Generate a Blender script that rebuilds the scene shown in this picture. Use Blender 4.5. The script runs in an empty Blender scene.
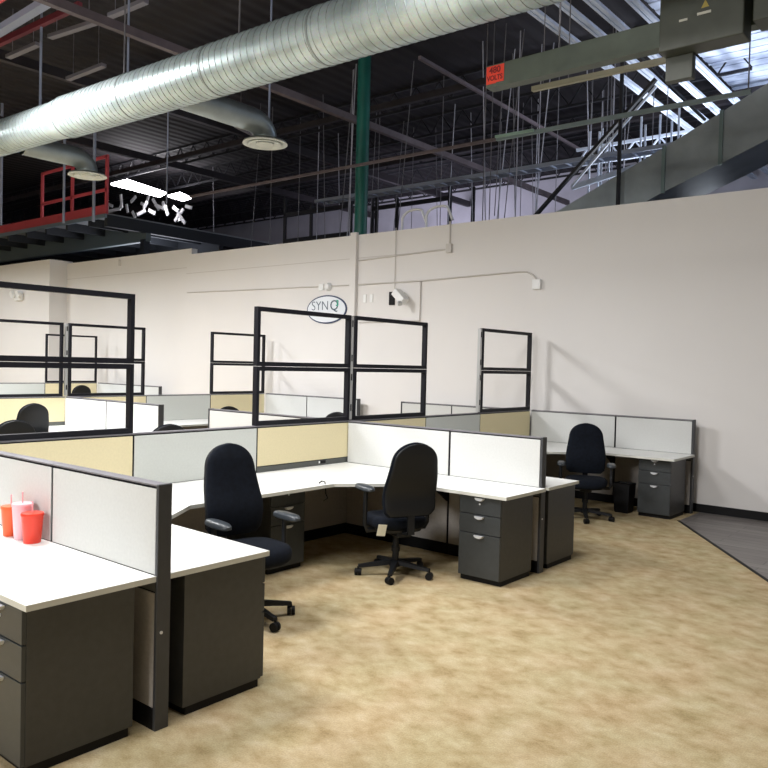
import bpy, bmesh, math, random
from mathutils import Vector, Matrix
R = math.radians
PI = math.pi
scene = bpy.context.scene
col = scene.collection
random.seed(7)

# ------------------------------------------------------------------ materials
M = {}
def mat(name, rgb, rough=.6, metal=0, noise=0, nscale=8, bump=0, bscale=80, emit=None, estr=0, spec=.5):
    m = bpy.data.materials.new(name); m.use_nodes = True
    nt = m.node_tree; b = nt.nodes['Principled BSDF']
    b.inputs['Roughness'].default_value = rough
    b.inputs['Metallic'].default_value = metal
    b.inputs['Specular IOR Level'].default_value = spec
    b.inputs['Base Color'].default_value = (*rgb, 1)
    tc = nt.nodes.new('ShaderNodeTexCoord')
    if noise:
        n = nt.nodes.new('ShaderNodeTexNoise'); n.inputs['Scale'].default_value = nscale
        n.inputs['Detail'].default_value = 5
        nt.links.new(tc.outputs['Object'], n.inputs['Vector'])
        r = nt.nodes.new('ShaderNodeValToRGB')
        r.color_ramp.elements[0].position = .3; r.color_ramp.elements[1].position = .7
        r.color_ramp.elements[0].color = (*[max(0, c*(1-noise)) for c in rgb], 1)
        r.color_ramp.elements[1].color = (*[min(1, c*(1+noise)) for c in rgb], 1)
        nt.links.new(n.outputs['Fac'], r.inputs['Fac']); nt.links.new(r.outputs['Color'], b.inputs['Base Color'])
    if bump:
        n2 = nt.nodes.new('ShaderNodeTexNoise'); n2.inputs['Scale'].default_value = bscale
        nt.links.new(tc.outputs['Object'], n2.inputs['Vector'])
        bp = nt.nodes.new('ShaderNodeBump'); bp.inputs['Strength'].default_value = bump; bp.inputs['Distance'].default_value = .004
        nt.links.new(n2.outputs['Fac'], bp.inputs['Height']); nt.links.new(bp.outputs['Normal'], b.inputs['Normal'])
    if emit:
        b.inputs['Emission Color'].default_value = (*emit, 1); b.inputs['Emission Strength'].default_value = estr
    M[name] = m
    return m
mat('white_top', (.80, .81, .79), .35, noise=.02, nscale=3)
mat('top_edge', (.66, .67, .62), .5)
mat('fabric_white', (.60, .61, .60), .9, noise=.03, nscale=60, bump=.2, bscale=400)
mat('fabric_grey', (.60, .62, .59), .9, noise=.03, nscale=60, bump=.2, bscale=400)
mat('fabric_yellow', (.76, .67, .43), .9, noise=.03, nscale=60, bump=.2, bscale=400)
mat('fabric_taupe', (.42, .395, .375), .95, noise=.06, nscale=50, bump=.3, bscale=400)
mat('trim_grey', (.17, .165, .18), .5, spec=.3)
mat('raceway', (.085, .09, .085), .5)
mat('post_dark', (.045, .047, .052), .5, noise=.08, nscale=20)
mat('frame_black', (.006, .006, .010), .55, spec=.25)
mat('charcoal', (.044, .045, .045), .42, noise=.10, nscale=25, bump=.1, bscale=300)
mat('charcoal_front', (.040, .045, .048), .42, noise=.08, nscale=25, bump=.1, bscale=300)
mat('black', (.005, .005, .006), .6, spec=.25)
mat('chair_fabric', (.004, .006, .011), .95, noise=.3, nscale=30, bump=.4, bscale=500, spec=.2)
mat('chair_plastic', (.008, .009, .011), .5, spec=.3)
mat('arm_plastic', (.035, .042, .05), .35)
mat('chrome', (.72, .74, .78), .35, metal=.35)
mat('alu', (.55, .56, .56), .35, metal=.6)
mat('galv_dark', (.34, .38, .39), .38, metal=.35, noise=.25, nscale=1.6)
mat('paper', (.75, .74, .62), .8)
mat('red_cup', (.80, .045, .02), .35, emit=None)
mat('orange_cup', (.85, .12, .03), .35)
mat('pink_cup', (.85, .50, .56), .35)
mat('pink_straw', (.85, .40, .45), .4)
mat('conduit', (.60, .57, .54), .5)
mat('conduit_white', (.72, .74, .78), .4)
mat('plate_white', (.85, .86, .86), .4)
mat('green_col', (.006, .105, .085), .45, noise=.15, nscale=4)
mat('bus_green', (.085, .105, .085), .5, noise=.12, nscale=6)
mat('bus_dark', (.055, .062, .050), .5, noise=.15, nscale=6)
mat('beige_strip', (.30, .29, .21), .5)
mat('strut_green', (.20, .26, .27), .5)
mat('pale_green', (.28, .42, .36), .45)
mat('beam_dark', (.022, .018, .022), .6, noise=.2, nscale=5)
mat('beam_brown', (.12, .095, .105), .6, noise=.2, nscale=5)
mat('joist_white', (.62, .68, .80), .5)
mat('rod', (.17, .165, .18), .5)
mat('rod_blue', (.30, .34, .46), .45)
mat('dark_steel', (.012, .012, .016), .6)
mat('red_steel', (.62, .09, .12), .5)
mat('steel_blue', (.20, .26, .33), .5)
mat('mez_deck', (.30, .32, .34), .7)
mat('mez_dark', (.03, .035, .042), .7)
mat('girder', (.16, .20, .205), .6)
mat('white_lit', (.85, .85, .88), .5)
mat('lamp_on', (1, 1, 1), .5, emit=(1, .97, 1), estr=14)
mat('far_wall', (.46, .45, .52), .9, noise=.12, nscale=1.2)
mat('sign_white', (.80, .84, .90), .5)
mat('sign_rim', (.03, .05, .12), .4)
mat('sign_text', (.06, .10, .14), .5)
mat('sign_green', (.02, .35, .22), .5)
mat('label_red', (.80, .06, .03), .5)
mat('label_dark', (.18, .01, .01), .5)
mat('label_white', (.55, .55, .50), .5)
mat('label_yellow', (.38, .30, .06), .5)

def wall_material():
    m = mat('wall_paint', (.765, .745, .73), .75, noise=.015, nscale=.7, bump=.15, bscale=60)
    return m
wall_material()

def carpet_material():
    m = bpy.data.materials.new('carpet'); m.use_nodes = True; nt = m.node_tree; L = nt.links.new
    b = nt.nodes['Principled BSDF']; b.inputs['Roughness'].default_value = 1; b.inputs['Specular IOR Level'].default_value = .1
    tc = nt.nodes.new('ShaderNodeTexCoord')
    mp = nt.nodes.new('ShaderNodeMapping'); mp.inputs['Rotation'].default_value = (0, 0, R(40)); mp.inputs['Scale'].default_value = (1, 1.25, 1)
    L(tc.outputs['Object'], mp.inputs['Vector'])
    n = nt.nodes.new('ShaderNodeTexNoise'); n.inputs['Scale'].default_value = 6.0; n.inputs['Detail'].default_value = 8; n.inputs['Roughness'].default_value = .60; n.inputs['Distortion'].default_value = .15
    L(mp.outputs['Vector'], n.inputs['Vector'])
    r = nt.nodes.new('ShaderNodeValToRGB'); e = r.color_ramp.elements
    e[0].position = .30; e[0].color = (.35, .26, .135, 1)
    e[1].position = .72; e[1].color = (.60, .50, .345, 1)
    k = e.new(.43); k.color = (.45, .35, .20, 1); k = e.new(.55); k.color = (.52, .42, .26, 1)
    L(n.outputs['Fac'], r.inputs['Fac'])
    n2 = nt.nodes.new('ShaderNodeTexNoise'); n2.inputs['Scale'].default_value = 120; n2.inputs['Detail'].default_value = 2
    L(tc.outputs['Object'], n2.inputs['Vector'])
    w = nt.nodes.new('ShaderNodeTexWave'); w.inputs['Scale'].default_value = 28; w.inputs['Distortion'].default_value = 9; w.inputs['Detail'].default_value = 2; w.inputs['Detail Scale'].default_value = 1.5
    L(mp.outputs['Vector'], w.inputs['Vector'])
    mx = nt.nodes.new('ShaderNodeMixRGB'); mx.blend_type = 'MULTIPLY'; mx.inputs['Fac'].default_value = .45
    rr = nt.nodes.new('ShaderNodeValToRGB'); rr.color_ramp.elements[0].color = (.6, .58, .55, 1); rr.color_ramp.elements[1].color = (1, 1, 1, 1)
    rr.color_ramp.elements[0].position = .3; rr.color_ramp.elements[1].position = .62
    L(n2.outputs['Fac'], rr.inputs['Fac'])
    L(r.outputs['Color'], mx.inputs[1]); L(rr.outputs['Color'], mx.inputs[2])
    mx2 = nt.nodes.new('ShaderNodeMixRGB'); mx2.blend_type = 'MULTIPLY'; mx2.inputs['Fac'].default_value = .16
    L(mx.outputs['Color'], mx2.inputs[1]); L(w.outputs['Color'], mx2.inputs[2])
    n3 = nt.nodes.new('ShaderNodeTexNoise'); n3.inputs['Scale'].default_value = 2.3; n3.inputs['Detail'].default_value = 3
    mp3 = nt.nodes.new('ShaderNodeMapping'); mp3.inputs['Location'].default_value = (7, 3, 0); L(tc.outputs['Object'], mp3.inputs['Vector']); L(mp3.outputs['Vector'], n3.inputs['Vector'])
    r3 = nt.nodes.new('ShaderNodeValToRGB'); r3.color_ramp.elements[0].position = .35; r3.color_ramp.elements[1].position = .65
    r3.color_ramp.elements[0].color = (1, .93, .88, 1); r3.color_ramp.elements[1].color = (.92, 1, .92, 1)
    L(n3.outputs['Fac'], r3.inputs['Fac'])
    mx3 = nt.nodes.new('ShaderNodeMixRGB'); mx3.blend_type = 'MULTIPLY'; mx3.inputs['Fac'].default_value = .45
    L(mx2.outputs['Color'], mx3.inputs[1]); L(r3.outputs['Color'], mx3.inputs[2])
    L(mx3.outputs['Color'], b.inputs['Base Color'])
    bp = nt.nodes.new('ShaderNodeBump'); bp.inputs['Strength'].default_value = .5; bp.inputs['Distance'].default_value = .004
    L(n2.outputs['Fac'], bp.inputs['Height']); L(bp.outputs['Normal'], b.inputs['Normal'])
    M['carpet'] = m
carpet_material()

def vinyl_material():
    m = bpy.data.materials.new('vinyl_plank'); m.use_nodes = True; nt = m.node_tree; L = nt.links.new
    b = nt.nodes['Principled BSDF']; b.inputs['Roughness'].default_value = .42
    tc = nt.nodes.new('ShaderNodeTexCoord')
    br = nt.nodes.new('ShaderNodeTexBrick'); br.inputs['Scale'].default_value = 1
    br.inputs['Brick Width'].default_value = 1.2; br.inputs['Row Height'].default_value = .15; br.inputs['Mortar Size'].default_value = .004
    br.inputs['Color1'].default_value = (.14, .125, .12, 1); br.inputs['Color2'].default_value = (.19, .175, .165, 1); br.inputs['Mortar'].default_value = (.05, .045, .045, 1)
    L(tc.outputs['Object'], br.inputs['Vector'])
    mp = nt.nodes.new('ShaderNodeMapping'); mp.inputs['Scale'].default_value = (2, 40, 1); L(tc.outputs['Object'], mp.inputs['Vector'])
    n = nt.nodes.new('ShaderNodeTexNoise'); n.inputs['Scale'].default_value = 1; n.inputs['Detail'].default_value = 6; L(mp.outputs['Vector'], n.inputs['Vector'])
    mx = nt.nodes.new('ShaderNodeMixRGB'); mx.blend_type = 'OVERLAY'; mx.inputs['Fac'].default_value = .7
    L(br.outputs['Color'], mx.inputs[1]); L(n.outputs['Fac'], mx.inputs[2]); L(mx.outputs['Color'], b.inputs['Base Color'])
    M['vinyl'] = m
vinyl_material()

def duct_material():
    m = bpy.data.materials.new('spiral_duct'); m.use_nodes = True; nt = m.node_tree; L = nt.links.new
    b = nt.nodes['Principled BSDF']; b.inputs['Metallic'].default_value = .45; b.inputs['Roughness'].default_value = .36
    tc = nt.nodes.new('ShaderNodeTexCoord')
    n = nt.nodes.new('ShaderNodeTexNoise'); n.inputs['Scale'].default_value = 3; n.inputs['Detail'].default_value = 8; L(tc.outputs['Object'], n.inputs['Vector'])
    r = nt.nodes.new('ShaderNodeValToRGB'); r.color_ramp.elements[0].position = .35; r.color_ramp.elements[1].position = .65
    r.color_ramp.elements[0].color = (.40, .49, .50, 1); r.color_ramp.elements[1].color = (.60, .70, .71, 1)
    L(n.outputs['Fac'], r.inputs['Fac'])
    # spangle of the galvanising
    v = nt.nodes.new('ShaderNodeTexVoronoi'); v.inputs['Scale'].default_value = 60; L(tc.outputs['Object'], v.inputs['Vector'])
    mx = nt.nodes.new('ShaderNodeMixRGB'); mx.blend_type = 'MULTIPLY'; mx.inputs['Fac'].default_value = .12
    L(r.outputs['Color'], mx.inputs[1]); L(v.outputs['Color'], mx.inputs[2])
    L(mx.outputs['Color'], b.inputs['Base Color'])
    M['duct'] = m
duct_material()
mat('duct_seam', (.30, .34, .34), .4, metal=.4)

def deck_material():
    m = bpy.data.materials.new('roof_deck'); m.use_nodes = True; nt = m.node_tree; L = nt.links.new
    b = nt.nodes['Principled BSDF']; b.inputs['Roughness'].default_value = .8
    tc = nt.nodes.new('ShaderNodeTexCoord')
    w = nt.nodes.new('ShaderNodeTexWave'); w.bands_direction = 'X'; w.inputs['Scale'].default_value = 1.0
    L(tc.outputs['Object'], w.inputs['Vector'])
    n = nt.nodes.new('ShaderNodeTexNoise'); n.inputs['Scale'].default_value = .8; n.inputs['Detail'].default_value = 6; L(tc.outputs['Object'], n.inputs['Vector'])
    r = nt.nodes.new('ShaderNodeValToRGB'); r.color_ramp.elements[0].color = (.005, .004, .006, 1); r.color_ramp.elements[1].color = (.015, .011, .015, 1)
    L(n.outputs['Fac'], r.inputs['Fac']); L(r.outputs['Color'], b.inputs['Base Color'])
    bp = nt.nodes.new('ShaderNodeBump'); bp.inputs['Distance'].default_value = .02; L(w.outputs['Fac'], bp.inputs['Height']); L(bp.outputs['Normal'], b.inputs['Normal'])
    M['deck'] = m
deck_material()
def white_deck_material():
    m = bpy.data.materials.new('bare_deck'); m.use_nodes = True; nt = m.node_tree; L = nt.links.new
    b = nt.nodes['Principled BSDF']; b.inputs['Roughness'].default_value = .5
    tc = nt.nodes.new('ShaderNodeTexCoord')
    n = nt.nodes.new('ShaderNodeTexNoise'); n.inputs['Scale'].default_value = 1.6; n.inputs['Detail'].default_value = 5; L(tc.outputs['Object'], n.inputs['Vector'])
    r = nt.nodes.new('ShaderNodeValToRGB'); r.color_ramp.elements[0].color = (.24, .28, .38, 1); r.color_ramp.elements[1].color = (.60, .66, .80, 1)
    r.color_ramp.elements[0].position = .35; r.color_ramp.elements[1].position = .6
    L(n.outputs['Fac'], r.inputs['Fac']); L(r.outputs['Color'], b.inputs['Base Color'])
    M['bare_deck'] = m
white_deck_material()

# ------------------------------------------------------------------ mesh helper
class MB:
    def __init__(s): s.bm = bmesh.new()
    def box(s, x0, y0, z0, x1, y1, z1, bev=0):
        r = bmesh.ops.create_cube(s.bm, size=1)
        vs = r['verts']
        for v in vs:
            v.co = Vector(((x0+x1)/2 + v.co.x*(x1-x0), (y0+y1)/2 + v.co.y*(y1-y0), (z0+z1)/2 + v.co.z*(z1-z0)))
        if bev:
            es = {e for v in vs for e in v.link_edges}
            bmesh.ops.bevel(s.bm, geom=list(es), offset=bev, segments=2, affect='EDGES', profile=.5)
        return s
    def bar(s, a, b, w, h, up=(0, 0, 1)):
        """rectangular bar from a to b, w sideways, h along up"""
        a, b = Vector(a), Vector(b); d = b-a; L = d.length; d.normalize()
        u = Vector(up); u = (u - d*u.dot(d))
        if u.length < 1e-4: u = Vector((1, 0, 0)); u = u - d*u.dot(d)
        u.normalize(); sd = d.cross(u)
        vs = []
        for t in (0, L):
            for i, j in ((-1, -1), (1, -1), (1, 1), (-1, 1)):
                vs.append(s.bm.verts.new(a + d*t + sd*(i*w/2) + u*(j*h/2)))
        for f in ((3, 2, 1, 0), (4, 5, 6, 7), (0, 1, 5, 4), (1, 2, 6, 5), (2, 3, 7, 6), (3, 0, 4, 7)):
            s.bm.faces.new([vs[i] for i in f])
        return s
    def tube(s, pts, r, n=10, cap=True, r2=None):
        pts = [Vector(p) for p in pts]; rings = []
        prev = None
        for i, p in enumerate(pts):
            d = (pts[min(i+1, len(pts)-1)] - pts[max(i-1, 0)]).normalized()
            if prev is None:
                u = Vector((0, 0, 1)) if abs(d.z) < .9 else Vector((1, 0, 0))
            else: u = prev
            u = (u - d*u.dot(d)).normalized(); prev = u; v = d.cross(u)
            rr = r if r2 is None else r + (r2-r)*i/(len(pts)-1)
            if isinstance(r, (list, tuple)): rr = r[i]
            rings.append([s.bm.verts.new(p + u*(math.cos(2*PI*k/n)*rr) + v*(math.sin(2*PI*k/n)*rr)) for k in range(n)])
        for a, b in zip(rings, rings[1:]):
            for k in range(n):
                s.bm.faces.new((a[k], a[(k+1) % n], b[(k+1) % n], b[k]))
        if cap:
            s.bm.faces.new(rings[0][::-1]); s.bm.faces.new(rings[-1])
        return s
    def lathe(s, prof, c=(0, 0, 0), n=24, close=True):
        rings = []
        for r, z in prof:
            rings.append([s.bm.verts.new((c[0]+math.cos(2*PI*k/n)*r, c[1]+math.sin(2*PI*k/n)*r, c[2]+z)) for k in range(n)])
        for a, b in zip(rings, rings[1:]):
            for k in range(n):
                s.bm.faces.new((a[k], a[(k+1) % n], b[(k+1) % n], b[k]))
        if close:
            s.bm.faces.new(rings[0][::-1]); s.bm.faces.new(rings[-1])
        return s
    def loft(s, rings):
        R_ = [[s.bm.verts.new(p) for p in ring] for ring in rings]; n = len(R_[0])
        for a, b in zip(R_, R_[1:]):
            for k in range(n):
                s.bm.faces.new((a[k], a[(k+1) % n], b[(k+1) % n], b[k]))
        s.bm.faces.new(R_[0][::-1]); s.bm.faces.new(R_[-1])
        return s
    def prism(s, poly, z0, z1):
        lo = [s.bm.verts.new((x, y, z0)) for x, y in poly]; hi = [s.bm.verts.new((x, y, z1)) for x, y in poly]
        n = len(poly)
        s.bm.faces.new(lo[::-1]); s.bm.faces.new(hi)
        for k in range(n): s.bm.faces.new((lo[k], lo[(k+1) % n], hi[(k+1) % n], hi[k]))
        return s
    def move(s, m):
        bmesh.ops.transform(s.bm, matrix=m, verts=s.bm.verts[:]); return s
    def build(s, name, m, parent=None, smooth=False, label=None):
        bmesh.ops.recalc_face_normals(s.bm, faces=s.bm.faces[:])
        me = bpy.data.meshes.new(name); s.bm.to_mesh(me); s.bm.free()
        me.materials.append(M[m])
        if smooth:
            for p in me.polygons: p.use_smooth = True
            me.set_sharp_from_angle(angle=R(smooth if smooth > 1 else 40))
        o = bpy.data.objects.new(name, me); col.objects.link(o)
        if parent: o.parent = parent
        if label: o['label'] = label
        return o

def tag(o, label, cat, group=None, kind=None):
    o['label'] = label; o['category'] = cat
    if group: o['group'] = group
    if kind: o['kind'] = kind
    return o
def empty(name, loc=(0, 0, 0), rz=0):
    o = bpy.data.objects.new(name, None); col.objects.link(o); o.empty_display_size = .2
    o.location = loc; o.rotation_euler = (0, 0, rz)
    return o
def kids(o): return [c for c in bpy.data.objects if c.parent == o]
def copy_tree(o, parent=None):
    c = o.copy(); col.objects.link(c); c.parent = parent
    for ch in kids(o): copy_tree(ch, c)
    return c
def structure(o, label=None, cat=None):
    o['kind'] = 'structure'
    if label: o['label'] = label; o['category'] = cat
    return o
def text_mesh(name, s, size, m, parent, loc, extr=.002, rot=(PI/2, 0, 0), offset=0, sx=1):
    cu = bpy.data.curves.new(name, 'FONT'); cu.body = s; cu.size = size; cu.extrude = extr; cu.align_x = 'CENTER'; cu.align_y = 'CENTER'; cu.offset = offset
    t = bpy.data.objects.new(name+'_c', cu); col.objects.link(t)
    bpy.context.view_layer.update()
    dg = bpy.context.evaluated_depsgraph_get()
    me = bpy.data.meshes.new_from_object(t.evaluated_get(dg))
    bpy.data.objects.remove(t)
    me.materials.clear(); me.materials.append(M[m])
    o = bpy.data.objects.new(name, me); col.objects.link(o); o.parent = parent
    o.location = loc; o.rotation_euler = rot; o.scale = (sx, 1, 1)
    return o

# ------------------------------------------------------------------ camera
H = 1.77
cam = bpy.data.cameras.new('camera'); co = bpy.data.objects.new('camera', cam); col.objects.link(co)
scene.camera = co
cam.sensor_fit = 'HORIZONTAL'; cam.sensor_width = 36; cam.lens = 776.9/768*36; cam.clip_end = 200
y_, p_, r_ = R(39.384), R(-1.43), R(1.423)
fw = Vector((-math.sin(y_)*math.cos(p_), math.cos(y_)*math.cos(p_), math.sin(p_)))
rt = Vector((math.cos(y_), math.sin(y_), 0)); up = rt.cross(fw)
r2 = rt*math.cos(r_) + up*math.sin(r_); u2 = -rt*math.sin(r_) + up*math.cos(r_)
mw = Matrix((r2, u2, -fw)).transposed().to_4x4(); mw.translation = Vector((0, 0, H))
co.matrix_world = mw

# ------------------------------------------------------------------ room shell
WY = 10.15           # face of the long partition wall
CZ = 7.8
SEAM = [(-3.1, 9.36), (2.6, 1.10)]
# carpet: polygon left of the diagonal seam
structure(MB().prism([(-30, -5), (6, -5), (6, -3.83), (2.6, 1.10), (-3.1, 9.36), (-3.1, WY+.02), (-30, WY+.02)], -.1, 0).build('floor', 'carpet'))
structure(MB().prism([(-3.1, 9.36), (2.6, 1.10), (6, -3.83), (6, WY+.02), (-3.1, WY+.02)], -.1, .001).build('floor', 'vinyl'))
structure(MB().prism([(-36, WY+.02), (6, WY+.02), (6, 22), (-36, 22)], -.1, -.001).build('floor', 'mez_dark'))
structure(MB().bar((-3.1, 9.36, .003), (2.6, 1.10, .003), .03, .006).build('trim_1', 'black'))
# long wall with its offsets on the left
structure(MB().box(-13.86, WY, 0, 6, WY+.15, 4.01).build('wall_back', 'wall_paint'))
structure(MB().box(-19.05, WY+.12, 0, -13.86, WY+.27, 4.16).build('wall_back', 'wall_paint'))
structure(MB().box(-22.4, WY-.35, 0, -19.05, WY+.27, 4.22).build('wall_back', 'wall_paint'))
structure(MB().box(-30, WY+.3, 0, -22.4, WY+.45, 3.95).build('wall_back', 'wall_paint'))
structure(MB().box(-13.86, WY-.014, 0, 6, WY, .105).build('baseboard_back', 'black'))
# thin joints of the wall boards
structure(MB().box(-13.86, WY-.004, 3.60, -7.2, WY, 3.612).build('trim_2', 'conduit'))
structure(MB().box(-19.05, WY+.115, 3.75, -13.86, WY+.12, 3.762).build('trim_3', 'conduit'))
structure(MB().box(-9.12, WY-.07, 2.2, -8.98, WY, 4.05, .01).build('trim_4', 'wall_paint'))
structure(MB().box(-36, 22, 0, 6, 22.2, CZ).build('wall_far', 'far_wall'))
structure(MB().box(6, -5, 0, 6.2, 22, CZ).build('wall_right', 'wall_paint'))
structure(MB().box(-30, -5.2, 0, 6, -5, CZ).build('wall_front', 'wall_paint'))
structure(MB().box(-36.2, -5, 0, -36, 22, CZ).build('wall_left', 'far_wall'))
structure(MB().box(-36, -5, CZ, 6, 22, CZ+.1).build('ceiling', 'deck'))
# bare pale roof deck at the right, with ribs
mb = MB().box(-4.75, 7.5, 7.55, 5.9, 21.9, 7.6)
for k in range(47):
    y = 7.6 + k*.30
    mb.box(-4.75, y, 7.535, 5.9, y+.18, 7.56)
structure(mb.build('ceiling', 'bare_deck'))

# ------------------------------------------------------------------ partitions
PT = 1.175
def panel(p0, p1, colr, label, group=None, end=False, pw=.018, strip=False, cat='partition', gap0=.0, lowered='fabric_taupe'):
    """one partition panel between p0 and p1 (plan), 1.17 m high"""
    a = Vector((*p0, 0)); b = Vector((*p1, 0)); L = (b-a).length; rz = math.atan2(b.y-a.y, b.x-a.x)
    root = empty('partition_panel', a, rz)
    tag(root, label, cat, group)
    t = .034
    tz0 = .80 if strip else .745
    MB().box(.003, -.026, .10, L-.003, .026, PT-.015).build('core', 'frame_black', root)
    for sd in (-1, 1):
        y0, y1 = (sd*.026, sd*t) if sd > 0 else (sd*t, sd*.026)
        MB().box(.009, y0, tz0, L-.009, y1, PT-.021, .002).build('upper_tile', colr, root)
        MB().box(.009, y0, .105, L-.009, y1, .655, .002).build('lower_tile', lowered, root)
        MB().box(.004, y0*1.0, .665, L-.004, y1*.97, tz0-.008).build('raceway', 'raceway', root)
        if strip:
            q = MB()
            q.box(L*.66, sd*.035-.004, .760, L*.66+.075, sd*.035+.004, .790, .001)
            q.build('outlet', 'black', root)
            MB().box(L*.66-.022, sd*.035-.004, .764, L*.66-.006, sd*.035+.004, .786).build('outlet_plate', 'plate_white', root)
    MB().box(0, -.036, 0, L, .036, .10).build('base', 'black', root)
    MB().box(0, -.034, PT-.010, L, .034, PT, .003).build('top_cap', 'trim_grey', root)
    if end:
        MB().box(L-.002, -.038, 0, L+pw, .038, PT+.002, .003).build('end_post', 'post_dark', root)
        MB().tube([(L+pw-.001, -.012, .47), (L+pw+.004, -.012, .47)], .008, 8).build('screw', 'chrome', root)
    return root

def open_frame(x, y0, y1, label, strip_at=None, n_bars=2):
    """two stacked open black frames standing on the spine panel"""
    root = empty('open_frame', (x, y0, PT)); L = y1-y0
    tag(root, label, 'partition frame', 'open black frames standing on the partitions')
    z = 0.0; hh = (2.278-PT)/2; w = .042; d = .056; pw = .034
    for nm, z0 in (('lower_frame', 0), ('upper_frame', hh)):
        m = MB()
        m.box(-d/2, .004, z0+.002, d/2, L-.004, z0+w)
        m.box(-d/2, .004, z0+hh-w, d/2, L-.004, z0+hh-.002)
        m.box(-d/2, .004, z0+w, d/2, .004+pw, z0+hh-w)
        m.box(-d/2, L-.004-pw, z0+w, d/2, L-.004, z0+hh-w)
        m.build(nm, 'frame_black', root)
    if strip_at is not None:
        ys = strip_at
        s = MB().box(-.022, ys-.018, .01, .022, ys+.018, hh*2-.01).build('connector_strip', 'alu', root)
        for zz in (.10, .42, .62, .98):
            MB().box(.021, ys-.009, zz, .024, ys+.009, zz+.07).build('slot', 'black', s)
    return root

S1 = -5.46
g = 'partition panels of the nearest spine'
panel((S1, 2.225), (S1, 3.50), 'fabric_yellow', 'pale yellow panel under the big black frame at the left, behind the near white wing', strip=True)
panel((S1, 3.50), (S1, 4.79), 'fabric_grey', 'light grey-green spine panel between the two yellow ones, behind the high-back chair')
panel((S1, 4.79), (S1, 6.06), 'fabric_yellow', 'bright yellow panel with dark outlet strip above the corner worktop', strip=True)
panel((S1, 6.10), (S1, 7.41), 'fabric_yellow', 'yellow panel mostly hidden behind the middle white wing, under the second stacked frame')
panel((S1, 7.41), (S1, 8.60), 'fabric_grey', 'grey-green panel between the yellow ones behind the middle white wing')
panel((S1, 8.60), (S1, 9.93), 'fabric_yellow', 'tan yellow panel next to the back wall, under the smallest near frame')
open_frame(S1, 2.225, 3.50, 'largest black open frame, cut by the left edge of the photo')
open_frame(S1, 4.77, 6.06, 'black open frame in front of the oval wall sign')
open_frame(S1, 6.12, 7.41, 'black open frame right beside the one crossing the oval sign, aluminium strip on its left', strip_at=-.035)
open_frame(S1, 8.62, 9.93, 'black open frame farthest right, near the chair by the wall', strip_at=-.03)
# wings towards the aisle
XE = -3.18
panel((S1+.036, 2.19), (-4.135, 2.19), 'fabric_white', 'white wing panel behind the red cups at the left edge')
panel((-4.13, 2.19), (-3.14, 2.19), 'fabric_white', 'nearest white wing panel ending in a dark grey post', end=True)
panel((S1+.036, 6.06), (-4.135, 6.06), 'fabric_white', 'white wing panel behind the chair seen from its back')
panel((-4.13, 6.06), (XE, 6.06), 'fabric_white', 'middle white wing panel ending in a dark post, above the three-drawer pedestal', end=True)
panel((S1+.036, 9.98), (-4.165, 9.98), 'fabric_white', 'white wing panel against the wall behind the farthest near chair')
panel((-4.16, 9.98), (-3.16, 9.98), 'fabric_white', 'last white wing panel against the bare wall at the right', end=True)
# wings of the nearest spine on its far side
panel((S1-.036, 6.06), (-7.72, 6.06), 'fabric_white', 'white wing panel seen beyond the grey-green panel, left of the sign frame', end=True)
panel((S1-.036, 9.98), (-6.80, 9.98), 'fabric_white', 'far white wing panel along the wall right of the second sign frame', 'wing panels along the wall beyond the nearest spine')
panel((-6.803, 9.98), (-7.78, 9.98), 'fabric_white', 'far white wing panel along the wall seen through the frame right of the sign', end=True)
# second spine
S2 = -11.1
panel((S2, 3.50), (S2, 4.79), 'fabric_white', 'second spine panel at the left edge, seen through the biggest frame')
panel((S2, 4.79), (S2, 5.97), 'fabric_yellow', 'yellow panel behind the two black chair backs, seen through the biggest frame', strip=True)
panel((S2, 6.01), (S2, 7.36), 'fabric_yellow', 'far yellow panel just left of the long grey one')
panel((S2, 7.36), (S2, 8.66), 'fabric_grey', 'shaded grey panel in the second spine, between the far frames')
panel((S2, 8.66), (S2, 9.93), 'fabric_yellow', 'ochre panel under the far frame left of the sign frame')
open_frame(S2, 4.75, 5.93, 'thin black frame of the second row at the left edge, seen through the biggest frame')
open_frame(S2, 6.02, 7.33, 'thin black frame of the second row just right of the big frame post', strip_at=-.035)
open_frame(S2, 8.68, 9.93, 'narrow black frame standing on the ochre panel in the second row')
panel((S2+.036, 5.99), (-9.93, 5.99), 'fabric_white', 'white wing panel nearest the second spine, seen through the biggest frame')
panel((-9.927, 5.99), (-8.68, 5.99), 'fabric_white', 'white wing panel with black end post beside the big frame post', end=True)
panel((S2+.036, 9.98), (-9.96, 9.98), 'fabric_white', 'white wing panel along the wall seen through the sign frame, left of its seam')
panel((-9.957, 9.98), (-8.75, 9.98), 'fabric_white', 'white wing panel along the wall seen through the sign frame, right of its seam', end=True)
# third spine
S3 = -17.0
panel((S3, 6.10), (S3, 7.36), 'fabric_grey', 'grey panel of the third spine at the far left edge')
panel((S3, 7.36), (S3, 8.66), 'fabric_grey', 'grey panel of the third spine beside the far yellow one')
panel((S3, 8.66), (S3, 9.93), 'fabric_yellow', 'small yellow panel of the third spine under the farthest frame')
open_frame(S3, 8.68, 9.93, 'farthest and smallest black frame, standing on the third spine')
panel((S3+.036, 9.98), (-14.5, 9.98), 'fabric_white', 'farthest white wing panel with a black end post, along the wall', end=True)

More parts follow.
